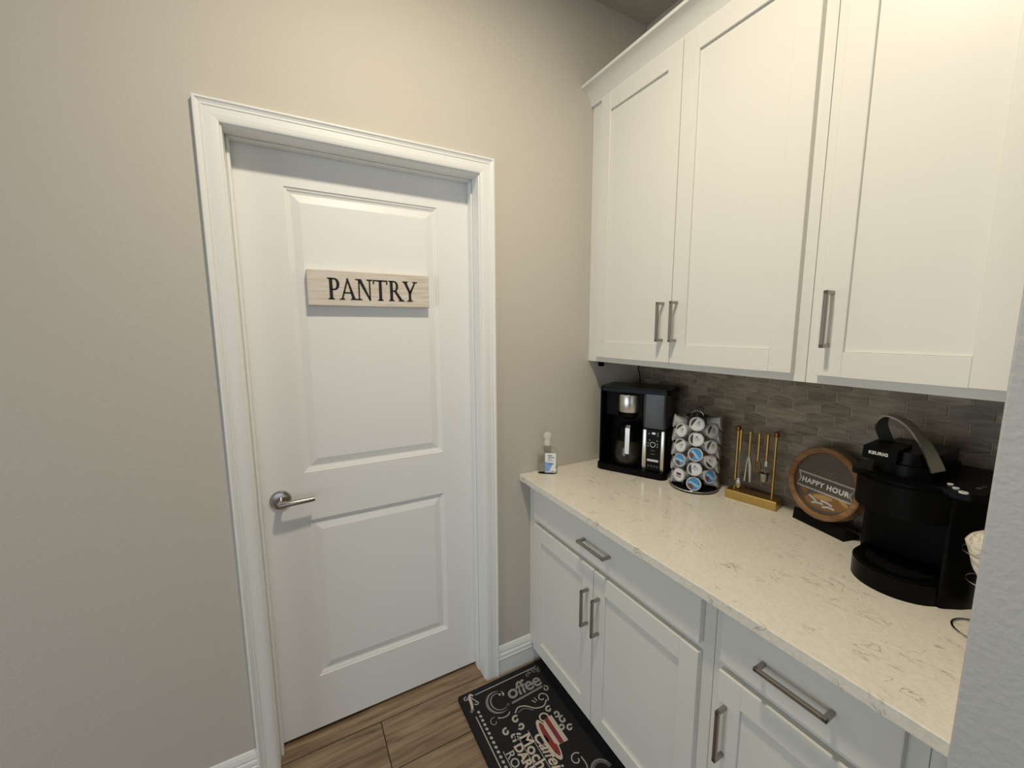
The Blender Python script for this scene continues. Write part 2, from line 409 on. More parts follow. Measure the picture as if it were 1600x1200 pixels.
# dark threshold shade gap: real gap below the slab, floor of the pantry continues behind
bm = BM(); box(bm, (-0.4, 0.60, 0), (1.4, 0.65, 2.4)); struct('wall_pantry', bm, 'wall')
bm = BM(); box(bm, (-0.4, 0.125, 2.4), (1.4, 0.65, 2.45)); box(bm, (-0.45, 0.125, 0), (-0.4, 0.65, 2.45)); box(bm, (1.4, 0.125, 0), (1.45, 0.65, 2.45)); struct('wall_pantry_side', bm, 'wall')
bm = BM(); box(bm, (-0.4, 0.26, -0.05), (1.4, 0.65, -0.0)); struct('floor_pantry', bm, 'floor_grout')

# backsplash tiles on the right wall
gb = BM(); box(gb, (XB-0.0050, YS, CT), (XB, 0.0, 1.3895)); part('grout_bed', gb, 'grout', wall_r)
PY, PZ, TH, TCAP, GR = 0.082, 0.0385, 0.050, 0.0115, 0.0022
def hexpts(h=0.0):
    a = PY/2-GR/2; s = (TH-2*TCAP)/2; t = TH/2-GR*0.55
    return [(-a, -s), (0, -t), (a, -s), (a, s), (0, t), (-a, s)]
def hex_mesh(pts):
    bm = BM(); n = len(pts)
    A = [bm.verts.new((0, y, z)) for y, z in pts]
    cy = sum(p[0] for p in pts)/n; cz = sum(p[1] for p in pts)/n
    B = [bm.verts.new((-0.0052, y, z)) for y, z in pts]
    C = [bm.verts.new((-0.0062, cy+(y-cy)*0.965, cz+(z-cz)*0.94)) for y, z in pts]
    for i in range(n):
        j = (i+1) % n; bm.faces.new((A[i], A[j], B[j], B[i])); bm.faces.new((B[i], B[j], C[j], C[i]))
    bm.faces.new(C); bmesh.ops.recalc_face_normals(bm, faces=bm.faces[:])
    return mesh('tile', bm, 'hex_stone')
def clip(pts, f):
    out = []
    for i in range(len(pts)):
        p, q = pts[i], pts[(i+1) % len(pts)]; fp, fq = f(p), f(q)
        if fp >= 0: out.append(p)
        if (fp >= 0) != (fq >= 0):
            t = fp/(fp-fq); out.append((p[0]+(q[0]-p[0])*t, p[1]+(q[1]-p[1])*t))
    return out
full = hex_mesh(hexpts())
for k in range(-11, 4):
    z = 1.316 + PZ*k
    for i in range(-12, 12):
        y = -0.647 + PY*i + (PY/2 if k % 2 else 0)
        P = [(a+y, c+z) for a, c in hexpts()]
        Q = P
        for f in (lambda p: p[1]-(CT+0.0015), lambda p: 1.3895-p[1], lambda p: -0.0015-p[0], lambda p: p[0]-(YS+0.001)):
            if Q: Q = clip(Q, f)
        if len(Q) < 3: continue
        ar = abs(sum(Q[n][0]*Q[(n+1) % len(Q)][1]-Q[(n+1) % len(Q)][0]*Q[n][1] for n in range(len(Q))))/2
        if ar < 1e-4: continue
        me = full if len(Q) == 6 and Q == P else hex_mesh([(a-y, c-z) for a, c in Q])
        link('tile', me, wall_r, (XB, y, z))

# ------------------------------------------------------------------ cabinets
bm = BM()
d, L, t = 0.035, 0.1385, 0.0095     # bar pull, along local z, projecting to -x
box(bm, (-d, -t/2, -L/2), (-d+t, t/2, L/2), 0.0012); box(bm, (-d, -t/2, L/2-t), (0, t/2, L/2), 0.0012); box(bm, (-d, -t/2, -L/2), (0, t/2, -L/2+t), 0.0012)
pull_me = mesh('handle', bm, 'nickel')
def pull(parent, x, y, z, horizontal=False):
    return link('handle', pull_me, parent, Vector((x, y, z))-abs_origin(parent), (PI/2 if horizontal else 0, 0, 0))
def shaker(parent, xf, y0, y1, z0, z1, st=0.057, rt=0.062, rb=0.058, th=0.020, rec=0.0085):
    bm = BM(); bv = 0.0012
    box(bm, (xf, y0, z0), (xf+th, y0-st, z1), bv); box(bm, (xf, y1+st, z0), (xf+th, y1, z1), bv)
    box(bm, (xf, y0-st, z1-rt), (xf+th, y1+st, z1), 0.0006); box(bm, (xf, y0-st, z0), (xf+th, y1+st, z0+rb), 0.0006)
    dr = part('cabinet_door', bm, 'cabinet', parent, True)
    pb = BM(); box(pb, (xf+rec, y0-st+.0005, z0+rb-.0005+.001), (xf+th-.002, y1+st-.0005, z1-rt+.0005-.001)); part('panel', pb, 'cabinet', dr, True)
    return dr
# base cabinets
XF = XB-0.605; XD = XB-0.625
def base_body(parent, y0, y1):
    bm = BM()
    box(bm, (XF, y0, 0.105), (XB-0.004, y1, CT-0.030), 0.0008)
    box(bm, (XF+0.070, y0, 0.0), (XB-0.004, y1, 0.105))
    return part('body', bm, 'cabinet', parent, True)
bc = thing('base_cabinet', 'white double-door base cabinet with one wide drawer, next to the greige wall', 'cabinet', (XF, -0.448, 0))
base_body(bc, -0.001, -0.8960)
dw = BM(); box(dw, (XD, -0.0641, 0.7335), (XF, -0.8651, 0.8618), 0.0022, 2); dw = part('drawer', dw, 'cabinet', bc, True)
pull(dw, XD, -0.469, 0.799, True)
d1 = shaker(bc, XD, -0.0641, -0.4548, 0.119, 0.7095); pull(d1, XD, -0.430, 0.559)
d2 = shaker(bc, XD, -0.4578, -0.8651, 0.119, 0.7095); pull(d2, XD, -0.4885, 0.558)
b2 = thing('base_cabinet', 'narrow white base cabinet with a single door and drawer beside the end wall', 'cabinet', (XF, -1.088, 0))
base_body(b2, -0.8972, -1.279)
dw = BM(); box(dw, (XD, -0.9228, 0.7335), (XF, -1.252, 0.8618), 0.0022, 2); dw = part('drawer', dw, 'cabinet', b2, True)
pull(dw, XD, -1.088, 0.804, True)
d3 = shaker(b2, XD, -0.9228, -1.252, 0.119, 0.7095); pull(d3, XD, -0.946, 0.5615)
bm = BM(); box(bm, (XF+0.004, -1.2795, 0.105), (XF+0.022, YS+.0005, CT-0.030)); part('filler_strip', bm, 'cabinet', b2, True)
# upper cabinets
XU = XB-0.295; XUD = XU-0.020; ZU = 1.390; ZT = 2.500
def upper_body(parent, y0, y1):
    bm = BM(); t = .016
    box(bm, (XU, y0, ZU), (XU+.019, y1, ZT), 0.0008)
    box(bm, (XU+.019, y0, ZU+.012), (XB-.003, y1, ZU+.012+t))
    box(bm, (XU+.019, y0, ZU), (XB-.003, y0-t, ZT)); box(bm, (XU+.019, y1+t, ZU), (XB-.003, y1, ZT))
    box(bm, (XU+.019, y0, ZT-t), (XB-.003, y1, ZT))
    return part('body', bm, 'cabinet', parent, True)
uc = thing('upper_cabinet', 'white double-door upper cabinet above the two-pot coffee maker', 'cabinet', (XU, -0.448, ZU))
upper_body(uc, -0.001, -0.8960)
e1 = shaker(uc, XUD, -0.0736, -0.4659, 1.4125, 2.457, rb=.0615, rt=.064); pull(e1, XUD, -0.4335, 1.5565)
e2 = shaker(uc, XUD, -0.4689, -0.8688, 1.4125, 2.457, st=.060, rb=.0615, rt=.064); pull(e2, XUD, -0.4915, 1.5565)
u2 = thing('upper_cabinet', 'white single-door upper cabinet above the black pod brewer', 'cabinet', (XU, -1.088, ZU))
upper_body(u2, -0.8972, -1.279)
e3 = shaker(u2, XUD, -0.9243, -1.2523, 1.4125, 2.457, rb=.0615, rt=.064); pull(e3, XUD, -0.9485, 1.5535)
bm = BM(); box(bm, (XU+.002, -1.2795, ZU), (XU+.020, YS+.0005, ZT)); part('filler_strip', bm, 'cabinet', u2, True)
# crown
CRN = [(1.384, 2.4600), (1.3715, 2.4600), (1.3715, 2.4680), (1.3660, 2.4780), (1.3600, 2.4880), (1.3500, 2.5000), (1.3390, 2.5100), (1.3270, 2.5155), (1.3200, 2.5180), (1.3190, 2.5200), (1.3190, 2.5290), (1.384, 2.5290)]
bm = BM(); prism(bm, [(x, z) for x, z in CRN], 1, -0.0005, YS+.0005)
struct('trim_2', bm, 'cabinet', 'white cove crown moulding along the top of the upper cabinets', smooth=25)
# countertop
bm = BM(); box(bm, (XB-0.6592, 0.0-.0005, CT-0.0277), (XB-.0005, YS+.0005, CT), 0.0022, 2)
single('countertop', bm, 'quartz', 'cream quartz countertop with fine broken grey veins', 'countertop')

# ------------------------------------------------------------------ recessed ceiling light
dl = thing('recessed_light', 'round recessed ceiling light with white trim ring', 'light', (LIGHT[0], LIGHT[1], ZC))
bm = BM(); lathe(bm, [(0.070, 0.0), (0.095, 0.0), (0.095, -0.004), (0.078, -0.010), (0.070, -0.008), (0.070, 0.0)], 48, cap=False); part('trim_ring', bm, 'trim', dl, smooth=40)
bm = BM(); lathe(bm, [(0.0, -0.004), (0.070, -0.004), (0.070, -0.001), (0, -0.001)], 48, cap=False); part('lens', bm, 'lens', dl)
area('recessed_light_lamp', (LIGHT[0], LIGHT[1], ZC-0.0105), (0, 0, 0), MAIN_POWER, 0.14, 0.14, (1.0, 0.885, 0.69), 'DISK')

# ------------------------------------------------------------------ pantry sign on the door
sg = thing('pantry_sign', 'whitewashed wooden board sign reading PANTRY on the white door', 'sign', (0.459, DY+.003, 1.6745))
bm = BM(); box(bm, (-.207, -.030, -.059), (.207, 0.0, .059), .0012); part('board', bm, 'sign_board', sg)
def poly(bm, pts, y, th=.0012, ox=0, oz=0, s=1.0):
    A = [bm.verts.new((ox+p[0]*s, y, oz+p[1]*s)) for p in pts]; B = [bm.verts.new((ox+p[0]*s, y-th, oz+p[1]*s)) for p in pts]
    n = len(pts)
    for i in range(n): j = (i+1) % n; bm.faces.new((A[i], A[j], B[j], B[i]))
    bm.faces.new(B); bm.faces.new(A[::-1])
def bowl(cx, cz, rx, rz, wd, a0=90, a1=-90, n=14):
    """thick half ring (outer ellipse minus inner), thickest at the middle"""
    q = []
    for k in range(n+1):
        a = math.radians(a0+(a1-a0)*k/n); q.append((cx+rx*math.cos(a), cz+rz*math.sin(a)))
    inn = []
    for k in range(n+1):
        a = math.radians(a0+(a1-a0)*k/n); inn.append((cx+(rx-wd)*math.cos(a), cz+(rz-wd*.45)*math.sin(a)))
    return [[q[k], q[k+1], inn[k+1], inn[k]] for k in range(n)]
SR = .06
def stem(x, w2=.085): return [[(x-w2, 0.02), (x+w2, 0.02), (x+w2, .98), (x-w2, .98)], [(x-.17, 0), (x+.17, 0), (x+.14, SR), (x-.14, SR)]]
def topserif(x): return [[(x-.17, 1), (x-.14, 1-SR), (x+.14, 1-SR), (x+.17, 1)]]
GL = {
 'P': (stem(.2)+[[(0.0, 1.0), (.08, .94), (.3, .94), (.3, 1)]]+[[(.2, 1), (.4, 1), (.4, .935), (.2, .935)], [(.2, .50), (.4, .50), (.4, .435), (.2, .435)]]+bowl(.38, .7175, .27, .2825, .16), .66),
 'A': ([[(.10, 0.03), (.19, .03), (.47, .84), (.42, .98)], [(.40, 1.02), (.48, 1.02), (.86, .03), (.69, .03)], [(.24, .36), (.66, .36), (.68, .30), (.22, .30)], [(0, 0), (.30, 0), (.27, SR), (.03, SR)], [(.58, 0), (.98, 0), (.94, SR), (.62, SR)]], .96),
 'N': ([[(.13, .03), (.21, .03), (.21, .94), (.13, .94)], [(.73, 0), (.81, 0), (.81, .98), (.73, .98)], [(.10, 1), (.31, 1), (.82, .02), (.75, -.03)], [(0, 0), (.34, 0), (.30, SR), (.04, SR)], [(-.04, 1), (.22, 1), (.22, .95), (0, .95)], [(.60, 1), (.94, 1), (.91, 1-SR), (.63, 1-SR)]], 1.02),
 'T': (stem(.42)+[[(.02, 1), (.82, 1), (.82, .935), (.02, .935)], [(.0, 1.0), (.05, 1.0), (.09, .80), (.0, .80)], [(.79, 1.0), (.84, 1.0), (.84, .80), (.75, .80)]], .92),
 'R': (stem(.2)+[[(0.0, 1.0), (.08, .94), (.3, .94), (.3, 1)]]+[[(.2, 1), (.38, 1), (.38, .935), (.2, .935)], [(.2, .53), (.4, .53), (.4, .47), (.2, .47)]]+bowl(.36, .735, .25, .265, .14)+[[(.34, .50), (.50, .50), (.86, .05), (.66, .05)], [(.62, 0), (.96, 0), (.92, SR+.01), (.64, SR+.01)]], .93),
 'Y': ([[(.36, .04), (.51, .04), (.51, .46), (.36, .46)], [(.06, .97), (.24, .97), (.51, .44), (.38, .40)], [(.72, .97), (.81, .97), (.51, .40), (.42, .48)], [(-.02, 1), (.34, 1), (.31, 1-SR), (.02, 1-SR)], [(.60, 1), (.92, 1), (.89, 1-SR), (.63, 1-SR)], [(.26, 0), (.61, 0), (.58, SR), (.29, SR)]], .88)}
LH = .072; x = -.147
for ch in 'PANTRY':
    polys, adv = GL[ch]; bm = BM()
    for p in polys: poly(bm, p, -.0298, .0014, x, -.0375, LH*.90)
    for v in bm.verts: v.co.x = x+(v.co.x-x)*.93
    for v in bm.verts: v.co.z = -.0375+(v.co.z+.0375)*1.11
    bmesh.ops.recalc_face_normals(bm, faces=bm.faces[:])
    part('letter', bm, 'ink', sg); x += adv*LH*.90*.86 + .0008

# ------------------------------------------------------------------ hand sanitizer
FACE = math.atan2(-1.415, -0.94)
hs = thing('sanitizer_bottle', 'clear bottle of hand sanitizer with blue and white label, by the wall', 'bottle', (1.134, -0.045, CT), FACE+PI/2)
# local -y faces the camera
def loft(bm, secs, n=28):
    """secs: (z, rx, ry, power)"""
    rings = []
    for z, rx, ry, pw in secs:
        rg = []
        for k in range(n):
            a = 2*PI*k/n; c, s2 = math.cos(a), math.sin(a)
            rg.append(bm.verts.new((rx*math.copysign(abs(c)**(2/pw), c), ry*math.copysign(abs(s2)**(2/pw), s2), z)))
        rings.append(rg)
    for A, B in zip(rings, rings[1:]):
        for k in range(n): j = (k+1) % n; bm.faces.new((A[k], A[j], B[j], B[k]))
    bm.faces.new(rings[0][::-1]); bm.faces.new(rings[-1])
    bmesh.ops.recalc_face_normals(bm, faces=bm.faces[:]); return bm
bm = BM(); loft(bm, [(0, .038, .016, 3), (.003, .042, .019, 3.4), (.05, .043, .0195, 3.4), (.096, .042, .019, 3.4), (.106, .039, .0175, 2.8), (.114, .026, .014, 2.2), (.119, .013, .012, 2), (.126, .0125, .0120, 2)])
part('bottle_body', bm, 'clear_plastic', hs, smooth=40)
bm = BM(); loft(bm, [(.124, .0145, .0135, 2), (.143, .0140, .0130, 2), (.146, .0115, .0110, 2), (.152, .0120, .0110, 2), (.160, .0170, .0120, 2.2), (.172, .0175, .0115, 2.2), (.180, .0120, .0085, 2)], 20)
part('cap', bm, 'frosted', hs, smooth=40)
bm = BM(); box(bm, (-.010, -.0207, .008), (.036, -.0198, .094), .0003); lb = part('label', bm, 'label_white', hs, label='blue and white paper label')
bm = BM(); A = [bm.verts.new(p) for p in ((-.010, -.0209, .012), (.006, -.0209, .012), (.015, -.0209, .030), (.024, -.0209, .050), (-.010, -.0209, .055))]; bm.faces.new(A); part('print', bm, 'label_blue', lb)
for k, (a, c, z, h) in enumerate(((.002, .020, .081, .004), (.002, .030, .073, .003), (.002, .014, .066, .002), (.002, .024, .060, .002), (.002, .028, .045, .003), (.010, .032, .013, .002))):
    bm = BM(); A = [bm.verts.new(p) for p in ((a, -.0210, z), (c, -.0210, z), (c, -.0210, z+h), (a, -.0210, z+h))]; bm.faces.new(A); part('print', bm, 'label_dark', lb)

# ------------------------------------------------------------------ coffee maker (local x right, y back, z up)
cm = thing('coffee_maker', 'black drip coffee maker with steel brew basket and smoked water tank', 'coffee maker', (1.356, -0.099, CT), math.radians(-63.1))
DP = .192
bm = BM(); prism(bm, rrect(0, .304, 0, DP, .030), 2, 0, .024); prism(bm, rrect(.003, .301, .003, DP-.003, .028), 2, .024, .028); part('base', bm, 'black', cm, smooth=30)
bm = BM(); prism(bm, rrect(.012, .190, .135, DP, .012, 4), 2, .028, .350); part('tower', bm, 'black_satin', cm)
bm = BM(); box(bm, (.006, .026, .028), (.014, DP-.005, .350), .002); part('side_panel', bm, 'black_satin', cm)
bm = BM(); prism(bm, rrect(.004, .302, .022, DP, .014, 4), 2, .3505, .366); prism(bm, rrect(.008, .298, .028, DP-.004, .012, 4), 2, .366, .372); part('lid', bm, 'black', cm)
bm = BM(); prism(bm, rrect(.014, .192, .060, .140, .010, 4), 2, .240, .3505); part('brew_head', bm, 'black_satin', cm)
bm = BM(); lathe(bm, [(.053, .262), (.054, .264), (.054, .336), (.053, .338)], 40, .120, .082); bk = part('brew_basket', bm, 'steel', cm, smooth=35, label='brushed steel brew basket')
bm = BM(); lathe(bm, [(.020, .228), (.046, .240), (.051, .262)], 36, .120, .082); part('basket_cone', bm, 'black', bk, smooth=35)
bm = BM(); prism(bm, rrect(.194, .290, .026, DP-.006, .012, 5), 2, .208, .3505); rs = part('water_tank', bm, 'smoke', cm, smooth=30, label='smoked grey water tank')
for z in (.245, .275, .305, .330):
    bm = BM(); box(bm, (.236, .0255, z), (.244, .026, z+.0015)); part('tank_mark', bm, 'grey_print', rs)
bm = BM(); prism(bm, rrect(.196, .296, .026, DP, .010, 4), 2, .028, .208); part('control_tower', bm, 'black', cm, smooth=30)
for a, c in ((.199, .2165), (.2735, .289)):
    bm = BM(); box(bm, (a, .0185, .029), (c, .030, .203), .003, 2); part('trim_strip', bm, 'steel', cm, smooth=40)
bm = BM(); box(bm, (.2165, .0172, .029), (.2735, .030, .206), .002, 2); cp = part('control_panel', bm, 'black', cm, label='glossy black control panel')
def cpanel(name, x0, x1, z0, z1, mt):
    bm = BM(); box(bm, (x0, .0162, z0), (x1, .0173, z1), .0003); return part(name, bm, mt, cp)
cpanel('screen', .238, .252, .186, .194, 'display')
for (x, z) in ((.226, .187), (.262, .192), (.262, .182), (.230, .160), (.260, .160), (.224, .147), (.224, .135), (.262, .146), (.262, .135)): cpanel('button', x-.0025, x+.0025, z-.0025, z+.0025, 'grey_print')
cpanel('button', .222, .268, .070, .079, 'white_print')
for z in (.100, .115): cpanel('button', .236, .252, z, z+.004, 'pod_dark')
for k in range(4): cpanel('button', .224+k*.012, .232+k*.012, .046, .054, 'pod_dark')
bm = BM(); ring = [(.243+.0105*math.cos(2*PI*k/20), .0165, .142+.0105*math.sin(2*PI*k/20)) for k in range(20)]; tube(bm, ring, .0013, 6, True); part('dial', bm, 'white_print', cp)
# power cord climbing the tile behind the machine
def w2l(o, p):
    a = o.rotation_euler.z; v = Vector(p)-o.location
    return Vector((v.x*math.cos(-a)-v.y*math.sin(-a), v.x*math.sin(-a)+v.y*math.cos(-a), v.z))
cordpts = [(1.625, -.090, 1.20), (1.640, -.075, 1.27), (1.650, -.062, 1.31), (1.655, -.045, 1.345), (1.658, -.050, 1.375), (1.660, -.060, 1.400)]
bm = BM(); tube(bm, [w2l(cm, p) for p in cordpts], .0028, 8); part('cord', bm, 'black_matte', cm, smooth=60)

cf = thing('coffee_carafe', 'glass coffee carafe with steel-faced handle inside the black coffee maker', 'carafe', cm.matrix_basis @ Vector((.122, .078, .0285)), cm.rotation_euler.z)
cf.location = Vector((1.356, -0.099, CT)) + Vector((math.cos(cm.rotation_euler.z)*.122-math.sin(cm.rotation_euler.z)*.072, math.sin(cm.rotation_euler.z)*.122+math.cos(cm.rotation_euler.z)*.072, .0285))
bm = BM(); lathe(bm, [(.045, 0), (.054, .004), (.060, .020), (.061, .045), (.056, .080), (.045, .110), (.040, .125)], 40); part('glass_body', bm, 'carafe_glass', cf, smooth=60)
bm = BM(); lathe(bm, [(.042, .122), (.045, .126), (.045, .160), (.036, .172), (0, .174)], 40); part('lid', bm, 'black', cf, smooth=40)
bm = BM(); lathe(bm, [(.0465, .098), (.0470, .118), (.0455, .124)], 40, cap=False); part('collar', bm, 'black', cf, smooth=40)
bm = BM()
hp = [(.020, -.036, .168), (.020, -.058, .178), (.020, -.072, .172), (.020, -.076, .150), (.020, -.076, .060), (.020, -.073, .050)]
for k in range(len(hp)-1): pass
prism(bm, [(-.040, .150), (-.040, .176), (-.062, .182), (-.0745, .174), (-.0755, .060), (-.068, .056), (-.066, .150), (-.058, .160)], 0, .010, .030)
h = part('handle', bm, 'black', cf)
bm = BM(); prism(bm, [(-.0750, .060), (-.0770, .062), (-.0760, .174), (-.062, .1845), (-.062, .182), (-.0735, .172)], 0, .0105, .0295); part('handle_plate', bm, 'steel', h, label='polished steel handle plate')

# small black cord clip on the wall below the cabinet
cl = thing('cord_clip', 'small black cord clip on the wall just under the upper cabinet', 'clip', (1.452, -.010, 1.374))
bm = BM(); box(bm, (-.011, -.010, -.012), (.011, .0095, .010), .002); part('clip_body', bm, 'black_matte', cl)
bm = BM(); box(bm, (-.005, -.016, -.008), (.005, -.0095, .006), .001); part('clip_jaw', bm, 'black', cl)

# ------------------------------------------------------------------ pod carousel
AX = Vector((1.555, -0.455, CT)); base_ang = math.atan2(-0.59265, -0.80546)   # towards the camera
pc = thing('pod_carousel', 'chrome rotating coffee pod carousel on round dark base', 'pod rack', AX)
bm = BM(); lathe(bm, [(.0, 0), (.084, 0), (.088, .003), (.088, .008), (.080, .011), (0, .0112)], 48, cap=False); part('base', bm, 'black', pc, smooth=30)
bm = BM(); tube(bm, [(.087*math.cos(2*PI*k/40), .087*math.sin(2*PI*k/40), .0085) for k in range(40)], .0032, 8, True); part('base_ring', bm, 'chrome', pc, smooth=60)
bm = BM(); lathe(bm, [(.004, .011), (.004, .292)], 12); part('spindle', bm, 'chrome', pc, smooth=60)
bm = BM(); lathe(bm, [(.0, .284), (.040, .284), (.042, .287), (0, .288)], 36, cap=False); part('top_plate', bm, 'black', pc, smooth=30)
bm = BM(); tube(bm, [(.022*math.cos(t*PI/10)*math.cos(base_ang+1.2), .022*math.cos(t*PI/10)*math.sin(base_ang+1.2), .288+.016*math.sin(t*PI/10)) for t in range(11)], .0022, 8); part('top_loop', bm, 'chrome', pc, smooth=60)
for k in range(9):
    a = base_ang + 2*PI*(k+.5)/9
    bm = BM(); tube(bm, [(.030*math.cos(a), .030*math.sin(a), .286), (.044*math.cos(a), .044*math.sin(a), .280), (.046*math.cos(a), .046*math.sin(a), .150), (.046*math.cos(a), .046*math.sin(a), .012)], .0016, 6); part('upright_wire', bm, 'chrome', pc, smooth=60)
# a pod: local z is the lid's outward normal, lid at z=0
bm = BM(); lathe(bm, [(.0, -.044), (.0175, -.044), (.0185, -.042), (.0215, -.004), (.0225, -.0015), (.0255, -.0015), (.0255, 0.0), (.0235, .0002)], 28, cap=False); cup_me = mesh('cup', bm, 'pod_cup', 40)
def lidmesh(mt):
    bm = BM(); lathe(bm, [(.0, .0009), (.0215, .0009), (.0222, .0002), (.0222, -.0005)], 28, cap=False); return mesh('lid', bm, mt, 40)
lidw, lidb = lidmesh('pod_lid_white'), lidmesh('pod_lid_blue')
bm = BM(); lathe(bm, [(.0212, .0010), (.0222, .0014), (.0254, .0010), (.0257, .0)], 28, cap=False); rim_me = mesh('rim', bm, 'pod_rim', 40)
def flat(pts, mt, nm='print'):
    bm = BM(); bm.faces.new([bm.verts.new((x, y, .0013)) for x, y in pts]); return mesh(nm, bm, mt)
crescent = arc(0, 0, .0205, 115, 235)
pr_dark = flat(crescent, 'pod_dark'); pr_brown = flat(arc(0, 0, .0195, 170, 250)+[(-.002, -.004), (-.010, .004)], 'pod_brown')
pr_sky = flat([(-.018, .006), (-.010, .013), (.017, -.008), (.010, -.014)], 'pod_sky')
pr_maroon = flat([(-.011, -.002), (.010, -.002), (.010, .007), (-.011, .007)], 'pod_maroon'); pr_line = flat([(-.012, -.009), (.012, -.009), (.012, -.006), (-.012, -.006)], 'pod_dark')
def gl(x, y, w2, h2): return [(x-w2, y-h2), (x+w2, y-h2), (x+w2, y+h2), (x-w2, y+h2)]
pr_t1 = flat(gl(.003, .003, .009, .0015), 'grey_print'); pr_t2 = flat(gl(.004, -.003, .008, .001), 'grey_print'); pr_t3 = flat(gl(.002, .009, .004, .002), 'label_dark')
ORD = {5: ('top pod', 'second from top', 'middle pod', 'second from bottom', 'bottom pod'), 4: ('top pod', 'second from top', 'second from bottom', 'bottom pod')}
COLN = {0: 'in the carousel column holding two blue pods', -1: 'in the carousel column with the maroon-print pod', 1: 'in the carousel column ending in one blue pod', -2: 'in the carousel column beside the drip coffee maker', 2: 'in the carousel column facing the brass tool stand'}
def pod(ang, z, kind, twist, lab, R=.083):
    o = thing('coffee_pod', lab, 'coffee pod', AX+Vector((R*math.cos(ang), R*math.sin(ang), z)), 0, {'w': 'white-lidded coffee pods', 'b': 'blue-lidded coffee pods', 'm': 'maroon-print coffee pods'}[kind])
    nrm = Vector((math.cos(ang), math.sin(ang), .14)).normalized(); side = Vector((-math.sin(ang), math.cos(ang), 0)); upn = nrm.cross(side)
    o.rotation_euler = (Matrix((side, upn, nrm)).transposed() @ Matrix.Rotation(twist, 3, 'Z')).to_euler()
    o.scale = (1.03, 1.03, 1.03)
    link('cup', cup_me, o)
    ld = link('lid', lidb if kind == 'b' else lidw, o); link('rim', rim_me, o)
    for me in {'w': (pr_dark, pr_t1, pr_t2, pr_t3), 'b': (pr_brown, pr_sky), 'm': (pr_maroon, pr_line)}[kind]: link('print', me, ld)
    return o
ST = 2*PI/9
pod_rows = {0: (.269, .211, .153, .097, .039), -1: (.237, .178, .120, .061), 1: (.243, .183, .126, .069), -2: (.262, .206, .149, .092, .036), 2: (.266, .209, .152, .096, .040)}
kinds = {0: 'wwbwb', -1: 'wwbm', 1: 'wwwb', -2: 'wwwww', 2: 'wwwww'}
rng = random.Random(3)
for c in (0, -1, 1, -2, 2):
    n = len(pod_rows[c])
    for k, (z, kd) in enumerate(zip(pod_rows[c], kinds[c])):
        lab = {'w': 'white-lidded coffee pod', 'b': 'blue-lidded coffee pod', 'm': 'maroon-print coffee pod'}[kd] + ', ' + ORD[n][k] + ' ' + COLN[c]
        pod(base_ang + ST*c, z, kd, 0 if kd == 'm' else rng.uniform(-.9, .9), lab)

# ------------------------------------------------------------------ bar tool set
ts = thing('tool_stand', 'brass stand with a box base and crossbar, hung with small tools', 'stand', (1.566, -0.579, CT), math.atan2(-.164, .033))
bm = BM(); box(bm, (0, 0, 0), (.167, .060, .032), .0015); part('base', bm, 'brass', ts)
for x in (.021, .143):
    bm = BM(); lathe(bm, [(.0042, .030), (.0042, .252)], 14, x, .030); po = part('post', bm, 'brass', ts, smooth=50)
    bm = BM(); lathe(bm, [(.0045, .251), (.0075, .253), (.0090, .259), (.0085, .265), (.005, .270), (0, .271)], 16, x, .030); part('finial', bm, 'brass_dark', po, smooth=50)
bm = BM(); tube(bm, [(0.001, .030, .250), (.164, .030, .250)], .0022, 8); part('crossbar', bm, 'brass_dark', ts, smooth=50)
def tool(name, label, cat, lx, hz0):
    o = thing(name, label, cat, ts.location + Vector((math.cos(ts.rotation_euler.z)*lx-math.sin(ts.rotation_euler.z)*.025, math.sin(ts.rotation_euler.z)*lx+math.cos(ts.rotation_euler.z)*.025, .253)), ts.rotation_euler.z, 'tools hanging on the brass stand')
    bm = BM(); tube(bm, [(0, 0, .003), (0, 0, hz0)], .0045, 12, rads=[.0048, .0042]); hd = part('handle', bm, 'brass', o, smooth=50)
    bm = BM(); tube(bm, [(0, .005+.0045*math.cos(t*PI/6), -.003+.0045*math.sin(t*PI/6)) for t in range(12)], .0012, 6, True); part('hanging_ring', bm, 'brass_dark', hd, smooth=50)
    return o
o = tool('bar_spoon', 'long thin steel bar spoon with brass handle on the brass stand', 'spoon', .033, -.075)
bm = BM(); tube(bm, [(0, 0, -.074), (0, 0, -.178)], .0016, 8); part('shaft', bm, 'tool_steel', o, smooth=50)
bm = BM(); bmesh.ops.create_uvsphere(bm, u_segments=20, v_segments=12, radius=1.0); bmesh.ops.transform(bm, matrix=Matrix.Translation((0, 0, -.196)) @ Matrix.Diagonal((.0125, .006, .020, 1)), verts=bm.verts[:]); part('bowl', bm, 'tool_steel', o, smooth=80)
o = tool('tongs', 'small steel tongs with brass handle on the brass stand', 'tongs', .064, -.083)
for s2 in (-1, 1):
    bm = BM(); prism(bm, [(-.002, -.082), (.002, -.082), (.003+s2*.007, -.120), (.003+s2*.009, -.180), (-.003+s2*.009, -.182), (-.003+s2*.004, -.115)], 1, -.004, .004); part('arm', bm, 'tool_steel', o)
o = tool('bottle_opener', 'small dark loop-ended opener with brass handle on the brass stand', 'opener', .0925, -.097)
bm = BM(); tube(bm, [(.009*math.cos(2*PI*k/20), 0, -.116+.019*math.sin(2*PI*k/20)) for k in range(20)], .0028, 8, True); part('loop', bm, 'brass_dark', o, smooth=60)
o = tool('jigger', 'small steel measuring jigger with brass handle on the brass stand', 'jigger', .119, -.092)
bm = BM(); box(bm, (-.005, -.002, -.112), (.005, .002, -.090), .001); part('neck', bm, 'tool_steel', o)
